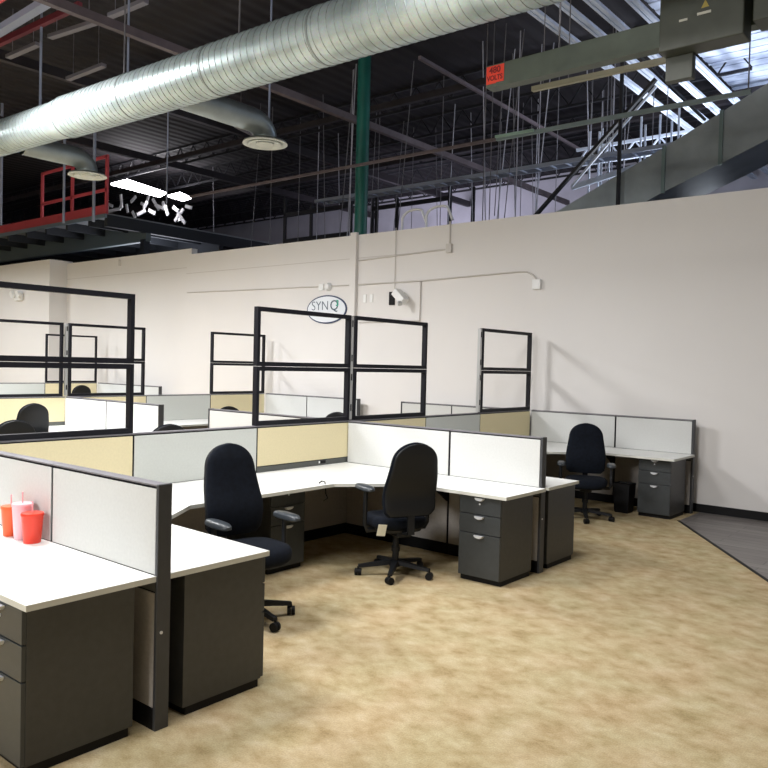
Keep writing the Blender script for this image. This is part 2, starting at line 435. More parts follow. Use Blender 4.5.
# ------------------------------------------------------------------ worktops
def worktop(poly, label, brackets=(), cable=None):
    root = empty('worktop', (poly[0][0], poly[0][1], 0)); ox, oy = poly[0]
    tag(root, label, 'worktop')
    P = [(x-ox, y-oy) for x, y in poly]
    MB().prism(P, .715, .7395).build('edge_band', 'top_edge', root)
    MB().prism(P, .7395, .7425).build('top_surface', 'white_top', root)
    for (x, y, dx, dy) in brackets:
        x -= ox; y -= oy
        m = MB(); L = .32
        v = [m.bm.verts.new(Vector((x, y, 0)) + Vector((dx*a + s*dy*.01, dy*a + s*dx*.01, z))) for s in (-1, 1) for a, z in ((0, .715), (L, .715), (0, .50))]
        m.bm.faces.new(v[:3][::-1]); m.bm.faces.new(v[3:])
        for i in range(3): m.bm.faces.new((v[i], v[(i+1) % 3], v[3+(i+1) % 3], v[3+i]))
        m.build('bracket', 'black', root)
    if cable:
        cx, cy = cable[0]-ox, cable[1]-oy
        MB().tube([(cx-.03, cy-.02, .744), (cx-.012, cy, .765), (cx+.022, cy+.002, .760), (cx+.030, cy, .72), (cx+.015, cy+.02, .66), (cx+.03, cy+.03, .62), (cx+.02, cy-.01, .60)], .006, 6).build('cable', 'black', root, smooth=60)
    return root
def ws_poly(sx, y0, y1, xe=2.36, d1=.64, d2=.68, ds=.92, cut=.33):
    # spine on the -x side at sx ; u-shaped top with two diagonal corners
    x0 = sx+.037
    return [(x0, y0), (sx+xe, y0), (sx+xe, y0+d1), (sx+1.27, y0+d1+.04), (sx+.95, y0+d1+.50), (sx+.95, y1-d2-.50), (sx+1.02, y1-d2-.42), (sx+1.30, y1-d2-.10), (sx+1.42, y1-d2), (sx+xe+.01, y1-d2), (sx+xe+.01, y1), (x0, y1)]
worktop([(-5.4, 1.53), (-3.13, 1.53), (-3.13, 2.153), (-5.4, 2.153)], 'white worktop with the red cups, nearest the camera at the left')
worktop(ws_poly(S1, 2.228, 6.022, xe=2.33, d2=.66), 'long U-shaped white worktop around the two nearest black chairs', [(-4.14, 6.02, 0, -1), (-4.6, 2.24, 0, 1)], cable=(-4.57, 4.78))
worktop(ws_poly(S1, 6.098, 9.942, xe=2.33, d1=.59, d2=.74), 'U-shaped white worktop by the bare back wall, around the farthest near chair', [(-4.17, 9.93, 0, -1)])
worktop(ws_poly(S2, 2.228, 5.955), 'white worktop of the second row, seen through the biggest frame')
worktop(ws_poly(S2, 6.03, 9.942), 'white worktop under the shaded grey panel of the second row')
worktop(ws_poly(S3, 6.098, 9.942), 'white worktop of the third row at the far left')

# ------------------------------------------------------------------ pedestals
def make_pedestal():
    """origin at the floor, centre; front faces -y; 0.40 wide 0.53 deep"""
    r = empty('pedestal_cabinet')
    w, d = .395, .53
    MB().box(-w/2, -d/2+.02, .042, w/2, d/2, .715, .002).build('body', 'charcoal', r)
    MB().box(-w/2+.005, -d/2+.035, 0, w/2-.005, d/2-.02, .042).build('toe_base', 'black', r)
    for z0, z1 in ((.565, .710), (.408, .559), (.048, .402)):
        dr = MB().box(-w/2+.002, -d/2, z0, w/2-.002, -d/2+.02, z1, .002).build('drawer', 'charcoal_front', r)
        m = MB(); zc = z1-.010; n = 10; rr = .045
        pts = [(-rr, 0)] + [(-rr*math.cos(PI*k/n), -rr*.62*math.sin(PI*k/n)) for k in range(1, n)] + [(rr, 0)]
        a = [m.bm.verts.new((x, -d/2-.001, zc+z)) for x, z in pts]; b = [m.bm.verts.new((x*.9, -d/2-.022, zc+z*.8)) for x, z in pts]
        m.bm.faces.new(a); m.bm.faces.new(b[::-1])
        for k in range(len(pts)): q = (k+1) % len(pts); m.bm.faces.new((a[k], a[q], b[q], b[k]))
        m.build('handle', 'chrome', dr, smooth=30)
        if z1 > .7:
            MB().tube([(0, -d/2-.004, zc-.05), (0, -d/2, zc-.05)], .008, 10).build('lock', 'chrome', dr)
    return r
ped = make_pedestal()
gp = 'charcoal three-drawer pedestals'
def place_ped(x, y, rz, label, first=[True]):
    o = ped if first[0] else copy_tree(ped); first[0] = False
    o.location = (x, y, 0); o.rotation_euler = (0, 0, rz)
    tag(o, label, 'cabinet', gp); return o
place_ped(-3.37, 1.80, 0, 'charcoal pedestal at the bottom left corner, under the worktop with red cups')
place_ped(-3.355, 2.60, PI, 'charcoal pedestal just right of the near dark post, showing only its side')
place_ped(-3.385, 5.66, 0, 'charcoal three-drawer pedestal in the middle, right of the chair seen from behind')
place_ped(-3.385, 6.47, PI, 'charcoal pedestal right of the middle dark post, showing only its side')
place_ped(-3.39, 9.575, 0, 'charcoal three-drawer pedestal by the back wall beside the black bin')
place_ped(-5.02, 4.56, PI/2, 'charcoal cabinet under the long worktop behind the right armrest of the near chair')
place_ped(-5.02, 8.2, PI/2, 'charcoal cabinet in the dark under the worktop by the wall, left of the far chair')

# waste bin
b = MB().lathe([(.115, 0), (.125, .02), (.15, .33), (.155, .345), (.145, .345), (.14, .33)], n=4)
b.move(Matrix.Rotation(PI/4, 4, 'Z'))
bo = b.build('waste_bin', 'black'); bo.location = (-3.80, 9.42, 0); bo.scale = (1, 1, 1.06)
tag(bo, 'black waste bin standing left of the pedestal by the wall', 'bin')

# ------------------------------------------------------------------ office chair
def superring(cx, cy, cz, hx, hy, n=28, p=3.2, tilt=0):
    out = []
    for k in range(n):
        t = 2*PI*k/n; c, s = math.cos(t), math.sin(t)
        x = hx*math.copysign(abs(c)**(2/p), c); y = hy*math.copysign(abs(s)**(2/p), s)
        out.append(Vector((cx+x, cy+y, cz + tilt*y)))
    return out
def make_chair():
    """faces +y, origin at floor under the gas column"""
    r = empty('office_chair')
    # seat cushion
    rings = []
    for f, z in ((.80, .405), (.93, .415), (.99, .435), (1, .46), (.985, .485), (.93, .503), (.80, .512), (.5, .516), (.15, .516)):
        rings.append(superring(0, .04, z, .245*f, .235*f))
    for rg in rings:
        for v in rg:
            if v.y > .18: v.z -= (v.y-.18)**2*3.2
    MB().loft(rings).build('seat', 'chair_fabric', r, smooth=50)
    MB().loft([superring(0, .02, z, .21*f, .20*f) for f, z in ((.5, .365), (.95, .385), (1, .41))]).build('seat_pan', 'chair_plastic', r, smooth=50)
    # mechanism
    m = MB().box(-.07, -.16, .345, .07, .12, .385, .01)
    m.tube([(.06, .0, .365), (.24, .03, .36)], .007, 8)
    m.build('mechanism', 'chair_plastic', r)
    # backrest: cushion in front, shell behind
    def back(th, yo, sc, z0, z1):
        rs = []; N = 30
        for i in range(N+1):
            v = 1-(1-i/N)**1.9; z = z0 + (z1-z0)*v
            hw = .224 + .012*math.sin(PI*min(v/.7, 1)) - .055*max(0, (v-.35))
            if v > .70: hw *= max(.015, (1-((v-.70)/.30)**2.7))**.5
            if v < .08: hw *= .82 + .18*math.sin(PI/2*v/.08)
            hw *= sc
            curve = -.245 + .035*math.exp(-((v-.28)/.2)**2) - .095*(v**1.4)
            t = th*(.55 + .45*min(1, (1-v)/.15, (v+.02)/.1))
            rs.append(superring(0, curve+yo, z, hw, t, 28, 2.6))
        return rs
    bk = MB().loft(back(.038, .014, 1.0, .53, 1.145)).build('backrest', 'chair_fabric', r, smooth=50)
    MB().loft(back(.022, -.026, .985, .545, 1.138)).build('back_shell', 'chair_plastic', r, smooth=50)
    MB().bar((0, -.10, .37), (0, -.275, .40), .06, .02).bar((0, -.272, .39), (0, -.262, .66), .06, .02, (0, 1, 0)).build('back_bar', 'chair_plastic', r)
    # arms
    for s in (-1, 1):
        MB().tube([(s*.15, .0, .385), (s*.27, .0, .385), (s*.292, -.005, .43), (s*.292, -.01, .655)], .018, 10).build('arm_post', 'chair_plastic', r, smooth=50)
        rg = [superring(s*.285, .03, z, .05*f, .150*f, 20, 2.6) for f, z in ((.75, .645), (1, .655), (1, .672), (.88, .685), (.5, .692))]
        MB().loft(rg).build('armrest', 'arm_plastic', r, smooth=50)
    MB().lathe([(.028, .07), (.028, .20), (.036, .20), (.036, .24), (.026, .24), (.026, .35)], n=16).build('gas_column', 'chair_plastic', r, smooth=40)
    base = MB().lathe([(.05, .075), (.058, .085), (.055, .115), (.04, .125)], n=16).build('base_hub', 'chair_plastic', r, smooth=40)
    for k in range(5):
        a = 2*PI*k/5 + .35; c, s_ = math.cos(a), math.sin(a)
        m = MB(); N = 5
        rs = []
        for i in range(N+1):
            t = i/N; rad = .035 + .28*t; z = .108 - .030*t; hw = .030 - .010*t; hh = .018-.006*t
            ring = []
            for (u, w) in ((-1, -1), (1, -1), (.8, 1), (-.8, 1)):
                ring.append(Vector((c*rad - s_*u*hw, s_*rad + c*u*hw, z + w*hh)))
            rs.append(ring)
        m.loft(rs).build('base_leg', 'chair_plastic', r)
        ca = MB(); R0 = .315; px, py = c*R0, s_*R0
        q = a + .9 + k
        dx, dy = math.cos(q), math.sin(q)
        ca.tube([(px, py, .05), (px, py, .075)], .008, 8)
        for s2 in (-1, 1):
            ca.tube([(px + dx*s2*.003, py + dy*s2*.003, .030), (px + dx*s2*.027, py + dy*s2*.027, .030)], .030, 16)
        ca.build('caster', 'black', r, smooth=40)
    return r
chair = make_chair()
gc = 'black high-back office chairs'
def place_chair(x, y, face, label, top=None, first=[True], rz_extra=0):
    o = chair if first[0] else copy_tree(chair); first[0] = False
    o.location = (x, y, 0); o.rotation_euler = (0, 0, math.atan2(face[1], face[0]) - PI/2)
    if top: o.scale = (1, 1, top/1.14)
    tag(o, label, 'chair', gc); return o
c1 = place_chair(-4.045, 3.53, (.98, -.18), 'navy-black chair facing right at the near end of the long worktop, largest of all', 1.175)
c2 = place_chair(-4.04, 5.13, (-.90, .43), 'black chair seen from behind with a paper tag under its seat', 1.145)
c3 = place_chair(-3.96, 8.64, (.45, -.89), 'navy-black chair by the bare back wall, right of the middle wing', 1.11)
MB().box(-.038, -.001, -.06, .038, .001, .035).build('paper_tag', 'paper', c2, label='cream paper tag')
for o in kids(c2):
    if o.type != 'MESH' or o.data.vertices[0].co.x > 0: continue
    if o.name.startswith('armrest'): o.location.z = .075
    if o.name.startswith('arm_post'): o.location.z = -.085*.9; o.scale = (1, 1, 1.22)
tg = [o for o in kids(c2) if o.name.startswith('paper_tag')][0]
c1.scale.x = .94
tg.location = (-.225, -.20, .44); tg.rotation_euler = (.15, .12, 0)
fc = [
 ((-10.48, 5.05), (-1, .05), 'black chair facing the yellow panel in the second row, right one of the pair', 1.135),
 ((-7.75, 3.53), (-1, .1), 'black chair back lowest at the left edge behind the bottom bar of the biggest frame', 1.15),
 ((-15.8, 8.74), (-1, .1), 'dark chair back seen just right of the thin frame post in the third row', 1.17),
 ((-6.86, 4.72), (-1, .3), 'dark rounded chair top rising behind the grey-green panel, beside the white wing end post', 1.12),
 ((-9.68, 7.74), (-1, .2), 'dark chair top in front of the ochre panel of the second row', 1.07),
 ((-7.06, 7.85), (-.3, 1), 'dark chair top at the lower right corner of the sign frame', 1.125),
 ((-18.6, 8.75), (-1, .1), 'tiny dark chair top at the far left beyond the third row', 1.10)]
for (x, y), f, lb, top in fc: place_chair(x-f[0]*0, y, f, lb, top)

# ------------------------------------------------------------------ cups on the near worktop
def cup(x, y, m, label, h=.135, r=.047, straw=True, name='cup'):
    o = empty('tumbler_cup', (x, y, .7425)); tag(o, label, 'cup', 'party cups on the near worktop')
    MB().lathe([(r*.74, 0), (r*.78, .004), (r, h), (r*.94, h), (r*.72, .01)], n=24).build('body', m, o, smooth=40)
    MB().lathe([(r*1.03, h-.006), (r*1.05, h+.002), (r*1.0, h+.010), (r*.3, h+.014)], n=24).build('lid', m, o, smooth=40)
    if straw: MB().tube([(0, 0, h*.3), (.012, -.006, h+.075)], .004, 8).build('straw', 'pink_straw', o, smooth=40)
    return o
cup(-4.185, 2.075, 'red_cup', 'red cup with a straw, rightmost of the three on the near worktop', h=.155, r=.058)
cup(-4.31, 2.08, 'pink_cup', 'pale pink cup between the red and the orange cup', h=.19, r=.056)
cup(-4.435, 2.075, 'orange_cup', 'orange cup cut off by the left edge of the photo', h=.16, r=.054)

# ------------------------------------------------------------------ things on the wall
def on_wall_box(name, x0, x1, z0, z1, d, m, label, cat, group=None, bev=.004):
    o = MB().box(-(x1-x0)/2, -d, -(z1-z0)/2, (x1-x0)/2, 0, (z1-z0)/2, bev).build(name, m)
    o.location = ((x0+x1)/2, WY-.0005, (z0+z1)/2)
    return tag(o, label, cat, group)
# oval sign
sg = empty('oval_sign', (-9.70, WY, 2.735)); tag(sg, 'white oval company sign with dark blue rim and thin lettering on the wall', 'sign')
def ellipse(rx, rz, y0, y1, nm, m, par):
    q = MB(); n = 48
    a = [q.bm.verts.new((rx*math.cos(2*PI*k/n), y0, rz*math.sin(2*PI*k/n))) for k in range(n)]
    c = [q.bm.verts.new((rx*math.cos(2*PI*k/n), y1, rz*math.sin(2*PI*k/n))) for k in range(n)]
    q.bm.faces.new(a); q.bm.faces.new(c[::-1])
    for k in range(n): q.bm.faces.new((a[k], a[(k+1) % n], c[(k+1) % n], c[k]))
    return q.build(nm, m, par)
ellipse(.49, .255, -.02, 0, 'rim', 'sign_rim', sg)
ellipse(.465, .232, -.026, -.005, 'face', 'sign_white', sg)
text_mesh('lettering', 'SYN', .235, 'sign_text', sg, (-.15, -.029, .06), offset=-.0035, sx=1.0)
text_mesh('lettering', 'Q', .255, 'sign_text', sg, (.20, -.029, .06), offset=.0, sx=1.0)
text_mesh('lettering', '3', .15, 'sign_green', sg, (.275, -.031, .10), offset=.003)
# round alarm above it
o = MB().lathe([(.075, 0), (.075, .03), (.055, .055), (.05, .075), (.02, .085)], n=20).move(Matrix.Rotation(PI/2, 4, 'X')).build('round_alarm', 'plate_white', smooth=40)
o.location = (-9.66, WY, 3.14); tag(o, 'round white alarm head just above the oval sign', 'alarm')
on_wall_box('wall_plate', -9.90, -9.78, 3.08, 3.20, .03, 'plate_white', 'small white box left of the round alarm above the sign', 'wall plate')
# far emergency light
e = empty('emergency_light', (-20.6, WY-.35, 3.30)); tag(e, 'white twin-head emergency light on the wall at the far left', 'emergency light')
MB().box(-.18, -.08, -.08, .18, 0, .12, .02).build('housing', 'plate_white', e)
for s in (-1, 1):
    MB().lathe([(.03, 0), (.09, .03), (.09, .09)], n=16).move(Matrix.Translation((s*.16, -.08, .1)) @ Matrix.Rotation(PI/2+.3, 4, 'X')).build('lamp_head', 'plate_white', e, smooth=40)
# switch plates
g = 'twin white switch plates right of the wall pipe'
on_wall_box('switch_plate', -8.84, -8.77, 2.83, 2.97, .012, 'plate_white', 'left one of the two white switch plates beside the boxed wall pipe', 'switch plate', g)
on_wall_box('switch_plate', -8.69, -8.62, 2.83, 2.97, .012, 'plate_white', 'right one of the two white switch plates beside the boxed wall pipe', 'switch plate', g)
# camera with bracket
s = empty('security_camera', (-8.14, WY, 2.89)); tag(s, 'white tilted camera box on a black bracket, right of the oval sign', 'camera')
MB().box(-.11, -.03, -.12, .0, 0, .10, .006).build('wall_plate', 'black', s)
MB().bar((-.06, -.02, .06), (.12, -.10, .07), .05, .05).build('bracket', 'black', s)
q = MB().box(-.13, -.28, -.065, .13, -.12, .065, .015).move(Matrix.Translation((.22, .06, .0)) @ Matrix.Rotation(.75, 4, 'Y')); q.build('body', 'plate_white', s)
MB().tube([(.28, -.23, -.10), (.31, -.25, -.14)], .035, 14).build('lens', 'alu', s)
# electrical boxes and conduits
on_wall_box('junction_box', -5.55, -5.42, 2.92, 3.06, .06, 'plate_white', 'white junction box at the right end of the lower wall conduit', 'junction box')
on_wall_box('junction_box', -7.10, -7.00, 3.56, 3.70, .05, 'conduit', 'beige junction box below the conduit arcs near the wall top', 'junction box')
def conduit(name, pts, r, m, label, group=None):
    o = MB().tube(pts, r, 8).build(name, m, smooth=40); return tag(o, label, 'conduit', group)
yw = WY-.02
conduit('conduit', [(-13.8, yw, 3.20), (-9.15, yw, 3.145)], .010, 'conduit', 'long thin beige conduit running left from the boxed pipe at sign height')
conduit('conduit', [(-8.95, yw, 3.145), (-7.60, yw, 3.145), (-5.80, yw, 3.19), (-5.66, yw, 3.18), (-5.56, yw, 3.13), (-5.50, yw, 3.06)], .012, 'conduit', 'beige conduit curving down into the white junction box')
conduit('conduit', [(-7.60, yw, 3.13), (-7.60, yw, 2.50), (-8.9, yw, 2.49)], .012, 'conduit', 'beige conduit dropping from the long line right of the camera')
conduit('conduit', [(-8.95, yw, 3.56), (-7.3, yw, 3.615), (-7.1, yw, 3.615)], .012, 'conduit', 'upper beige conduit ending at the beige junction box')
conduit('conduit', [(-7.05, yw, 3.70), (-7.05, yw, 4.05)], .012, 'conduit', 'short upright conduit above the beige junction box')
conduit('conduit', [(-8.14, yw, 3.0), (-8.14, yw, 4.05)], .006, 'conduit', 'thin cord running straight up from the camera to the wall top')
conduit('conduit', [(-16.6, WY+.10, 3.95), (-16.6, WY+.10, 4.1)], .03, 'conduit', 'tiny stub hanging at the wall top at the left')
for i, (x0, x1) in enumerate(((-8.12, -7.62), (-7.62, -7.10))):
    pts = [(x0, 10.27, 4.0), (x0, 10.27, 4.22)] + [(x0+(x1-x0)*(.5-.5*math.cos(t))*1.0, 10.27, 4.22+.13*math.sin(t)) for t in (.5, 1., 1.4, 1.8, 2.2)] + [(x1, 10.27, 4.10)]
    conduit('conduit', pts, .022, 'conduit_white', ('left' if i == 0 else 'right')+' one of the two white conduit arcs above the wall', 'white conduit arcs above the wall')
# green column
o = MB().lathe([(.115, 0), (.115, CZ)], n=28).build('steel_column', 'green_col', smooth=40); o.location = (-9.20, 10.44, 0)
tag(o, 'tall dark green round steel column rising behind the wall', 'column')

# ------------------------------------------------------------------ main spiral duct
DY, DZ = 5.70, 5.115
d = empty('spiral_duct', (-7.6, DY, DZ)); d.rotation_euler = (0, R(1.15), 0); tag(d, 'large galvanised spiral duct crossing the top of the photo', 'duct')
def spiral(x0, x1, r, nm):
    n = 40; m = MB()
    m.tube([(x0, 0, 0), (x1, 0, 0)], r, n)
    return m.build(nm, 'duct', d, smooth=40)
RX = -7.6
R1, R2 = .288, .262
spiral(-10.55-RX, 3.0-RX, R1, 'duct_run')
m = MB().tube([(-10.9-RX, 0, 0), (-10.55-RX, 0, 0)], [R2, R1], 40, cap=False); m.build('reducer', 'duct', d, smooth=40)
m = MB().tube([(-24-RX, 0, 0), (-10.9-RX, 0, 0)], R2, 40); m.build('duct_run', 'duct', d, smooth=40)
def ribs(x0, x1, r, pitch, zo0, zo1):
    # raised helical lock seam
    m = MB(); turns = int(abs(x1-x0)/pitch); pts = []
    for k in range(turns*24+1):
        t = k/24; a = t*2*PI; f = t/turns
        pts.append((x0 + (x1-x0)*f, math.cos(a)*(r+.001), math.sin(a)*(r+.001) + zo0+(zo1-zo0)*f))
    return m.tube(pts, .0045, 4)
ribs(-10.5-RX, 1.0-RX, R1, .105, 0, 0).build('lock_seam', 'duct_seam', d)
ribs(-14.5-RX, -10.95-RX, R2, .105, 0, 0).build('lock_seam', 'duct_seam', d)
for x in (-8.95, -7.25, -5.55, -10.57, -12.4):
    rr = R1 if x > -10.9 else R2
    MB().tube([(x-RX-.012, 0, 0), (x-RX+.012, 0, 0)], rr+.006, 40).build('coupling_band', 'duct_seam', d, smooth=40)
# branches with elbows and round diffusers
def branch(x, yd, zc, lab, xo):
    b = empty('duct_branch', (x, DY, zc)); tag(b, lab, 'duct', 'branch ducts with round diffusers')
    rb = .165; L = yd-DY
    pts = [(0, .22, 0), (0, L-.26, 0)]
    n = 7
    for k in range(1, n+1):
        a = PI/2*k/n; pts.append((0, L-.26+.26*math.sin(a), -.20*(1-math.cos(a))))
    MB().tube(pts[:2], rb, 28, cap=False).build('branch_run', 'galv_branch', b, smooth=40)
    MB().tube(pts[1:], rb, 28, cap=False).build('elbow', 'galv_branch', b, smooth=60)
    zz = -.20
    df = MB().lathe([(rb, zz), (rb+.01, zz-.03), (.31, zz-.065), (.315, zz-.08), (.27, zz-.085), (.24, zz-.06)], (0, L, 0), 36, close=False).build('diffuser', 'diff_white', b, smooth=50)
    MB().lathe([(.20, zz-.055), (.235, zz-.09), (.22, zz-.10), (.13, zz-.065)], (0, L, 0), 36, close=False).build('cone', 'diff_white', df, smooth=50)
    MB().lathe([(.10, zz-.05), (.125, zz-.085), (.11, zz-.095), (.01, zz-.085)], (0, L, 0), 30, close=False).build('cone', 'diff_white', df, smooth=50)
    MB().lathe([(.0, zz-.03), (.30, zz-.045)], (0, L, 0), 30, close=False).build('throat', 'galv_dark', df)
mat('galv_branch', (.34, .39, .40), .35, metal=.5, noise=.15, nscale=3)
mat('diff_white', (.62, .66, .63), .5)
branch(-8.35, 7.40, 5.11, 'short branch duct with a round diffuser under the middle of the big duct', 0)
branch(-12.45, 7.05, 5.14, 'short branch duct with a round diffuser at the left end of the big duct', 0)

# ------------------------------------------------------------------ busway with switch box
bw = empty('busway', (-4.16, 6.6, 4.5)); tag(bw, 'long grey-green electrical busway hanging at the top right', 'busway')
MB().box(0, -.07, 0, 6.5, .07, .215, .004).build('housing', 'bus_green', bw)
MB().box(.12, -.085, -.012, 6.5, -.070, .03).build('bottom_flange', 'bus_green', bw)
pl = MB().box(.005, -.076, .03, .20, -.0705, .20).build('voltage_label', 'label_red', bw, label='red voltage label')
text_mesh('lettering', '480', .085, 'label_dark', pl, (.10, -.0775, .155), extr=.001, offset=.002)
text_mesh('lettering', 'VOLTS', .068, 'label_dark', pl, (.10, -.0775, .080), extr=.001, offset=.002, sx=.85)
sb = empty('switch_box', (-2.08, 6.47, 4.28)); tag(sb, 'big dark green switch box plugged on the busway at the top right', 'switch box')
MB().box(-.30, -.16, .08, .35, .06, .80, .01).build('housing', 'bus_dark', sb)
MB().box(-.29, -.02, -.12, -.07, .06, .08, .006).build('lower_housing', 'bus_dark', sb)
MB().box(.0, -.164, .30, .105, -.16, .32).build('label_plate', 'label_white', sb)
MB().box(-.14, -.164, .285, -.075, -.16, .302).build('label_plate', 'label_white', sb)
q = MB(); v = [q.bm.verts.new(p) for p in ((.03, -.163, .35), (.09, -.163, .35), (.06, -.163, .41), (.03, -.16, .35), (.09, -.16, .35), (.06, -.16, .41))]
for f in ((0, 1, 2), (5, 4, 3), (0, 3, 4, 1), (1, 4, 5, 2), (2, 5, 3, 0)): q.bm.faces.new([v[i] for i in f])
q.build('warning_triangle', 'label_yellow', sb)
sb2 = MB().box(-.28, -.12, 0, .28, .12, .62, .01).build('switch_box', 'bus_dark'); sb2.location = (-1.38, 6.40, 4.42)
tag(sb2, 'second dark switch box cut by the right edge of the photo', 'switch box')
for x, lb in ((-3.42, 'thin rod holding the left part of the busway'), (-.6, 'thin rod holding the busway outside the right edge')):
    o = MB().tube([(x, 6.6, 4.71), (x, 6.6, CZ)], .009, 6).build('hanger_rod', 'rod', smooth=40); tag(o, lb, 'rod')
# strip behind the busway and the long strut
o = MB().bar((-4.02, 7.2, 4.655), (-2.47, 7.2, 4.64), .05, .05).build('cable_strut', 'beige_strip'); tag(o, 'beige metal strut just below the busway', 'strut')
for x in (-3.9, -3.62):
    q = MB().tube([(x, 7.2, 4.67), (x, 7.2, CZ)], .006, 6).build('hanger_rod', 'rod'); tag(q, 'thin rod holding the beige strut under the busway', 'rod', 'rods of the beige strut')
o = empty('long_strut', (-2.5, 9.5, 4.98)); tag(o, 'very long thin strut crossing beneath the busway and behind the column', 'strut')
MB().bar((0, 0, 0), (-3.35, 0, .01), .05, .05).build('painted_length', 'strut_green', o)
MB().bar((-3.35, 0, .01), (-10.4, 0, .03), .04, .04).build('brown_length', 'beam_brown', o)
MB().bar((-2.75, -.03, .025), (-3.35, -.03, .035), .05, .035).build('pale_sleeve', 'pale_green', o)
q = MB().tube([(-2.53, 9.5, 5.0), (-2.53, 9.5, 7.5)], .008, 6).build('hanger_rod', 'rod'); tag(q, 'rod holding the right end of the long strut', 'rod')

# ------------------------------------------------------------------ roof steel
def beam(a, b, w, h, m, label, name='roof_beam', cat='beam', group=None):
    return tag(MB().bar(a, b, w, h).build(name, m), label, cat, group)
beam((-9.95, 3.5, 6.4), (-9.95, 20, 6.4), .10, .12, 'beam_brown', 'brown roof beam crossing behind the green column')
beam((-7.95, 10.4, 6.9), (-8.2, 18, 6.9), .05, .06, 'beam_brown', 'thin brown beam running away right of the green column')
beam((-30, 12.2, 7.0), (-6, 12.2, 7.0), .10, .12, 'beam_dark', 'long dark beam above the wall, running left to right')
beam((-30, 9.0, 7.3), (0, 9.0, 7.3), .14, .22, 'beam_dark', 'dark roof girder just behind the big duct')
beam((-30, 16.5, 7.3), (0, 16.5, 7.3), .14, .22, 'beam_dark', 'far dark roof girder')
beam((-14.5, 3.0, 7.2), (-14.5, 21.9, 7.2), .12, .18, 'beam_dark', 'dark roof beam at the upper left')
beam((-18.5, 3.0, 7.2), (-18.5, 21.9, 7.2), .12, .18, 'beam_dark', 'dark roof beam at the left edge above the red platform')
# open-web joists running along x behind the wall
def make_joist():
    r = empty('bar_joist'); L = 30
    for z in (0, .45):
        MB().bar((0, 0, z), (L, 0, z), .06, .05).build('chord', 'dark_steel', r)
    m = MB(); n = 50
    for k in range(n):
        x = k*L/n; m.bar((x, 0, .02), (x+L/n/2, 0, .43), .025, .025); m.bar((x+L/n/2, 0, .43), (x+L/n, 0, .02), .025, .025)
    m.build('web', 'dark_steel', r)
    return r
jo = make_joist()
for i, (y, z) in enumerate([(q, 7.325) for q in (13.4, 15.2, 17.2, 19.0, 20.6)]):
    o = jo if i == 0 else copy_tree(jo)
    o.location = (-34 if y > 12 else -30, y, z)
    tag(o, 'dark open-web roof joist in the shade beyond the wall', 'joist', 'dark open-web roof joists')
# ladder tray
tr = empty('ladder_tray', (-12.5, 12.6, 5.42)); tag(tr, 'silvery ladder cable tray hanging above the wall right of the green column', 'cable tray')
mat('tray', (.33, .37, .46), .45, metal=.2)
for yy in (0, .28): MB().bar((0, yy, 0), (9.2, yy, 0), .03, .07).build('side_rail', 'tray', tr)
for k in range(30): MB().bar((.15+k*.30, 0, -.02), (.15+k*.30, .28, -.02), .03, .02).build('rung', 'tray', tr)
# white joists lit at the upper right
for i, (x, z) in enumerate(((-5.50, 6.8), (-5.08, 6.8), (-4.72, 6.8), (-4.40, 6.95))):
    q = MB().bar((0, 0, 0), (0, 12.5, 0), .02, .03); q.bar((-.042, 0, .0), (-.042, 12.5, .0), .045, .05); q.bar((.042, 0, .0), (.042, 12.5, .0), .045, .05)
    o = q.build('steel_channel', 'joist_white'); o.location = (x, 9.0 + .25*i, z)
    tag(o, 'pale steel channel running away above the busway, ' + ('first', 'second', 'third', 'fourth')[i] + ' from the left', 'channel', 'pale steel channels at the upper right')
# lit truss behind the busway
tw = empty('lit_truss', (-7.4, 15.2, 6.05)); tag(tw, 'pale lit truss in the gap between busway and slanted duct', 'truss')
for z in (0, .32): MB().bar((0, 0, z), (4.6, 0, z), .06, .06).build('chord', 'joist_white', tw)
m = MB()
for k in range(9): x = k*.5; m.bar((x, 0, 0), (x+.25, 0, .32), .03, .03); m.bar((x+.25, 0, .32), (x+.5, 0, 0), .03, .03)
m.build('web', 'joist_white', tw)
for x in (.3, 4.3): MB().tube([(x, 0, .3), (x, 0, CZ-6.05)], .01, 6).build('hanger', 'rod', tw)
o = beam((-6.35, 12.9, 5.02), (-3.6, 12.9, 5.5), .06, .09, 'joist_white', 'pale strut slanting behind the black brace at the right', 'strut', 'strut')
# braces
o = MB().bar((-6.365, 11.44, 4.18), (-4.336, 11.44, 6.09), .066, .048).build('diagonal_brace', 'dark_steel'); tag(o, 'thick black diagonal brace right of centre above the wall', 'brace')
o = MB().bar((-6.05, 12.3, 4.9), (-4.65, 12.3, 6.3), .035, .035).build('diagonal_brace', 'joist_white'); tag(o, 'thin white diagonal brace parallel to the black one', 'brace')
o = MB().tube([(-4.815, 11.33, 0), (-4.815, 11.33, 6.45)], .032, 10).build('black_pole', 'dark_steel'); tag(o, 'black vertical pole in front of the slanted duct end', 'pole')
o = MB().bar((-3.35, 8.2, 5.2), (-3.6, 11.4, 5.35), .03, .03).build('diagonal_brace', 'dark_steel'); tag(o, 'thin dark brace crossing the pale roof deck at the right', 'brace')

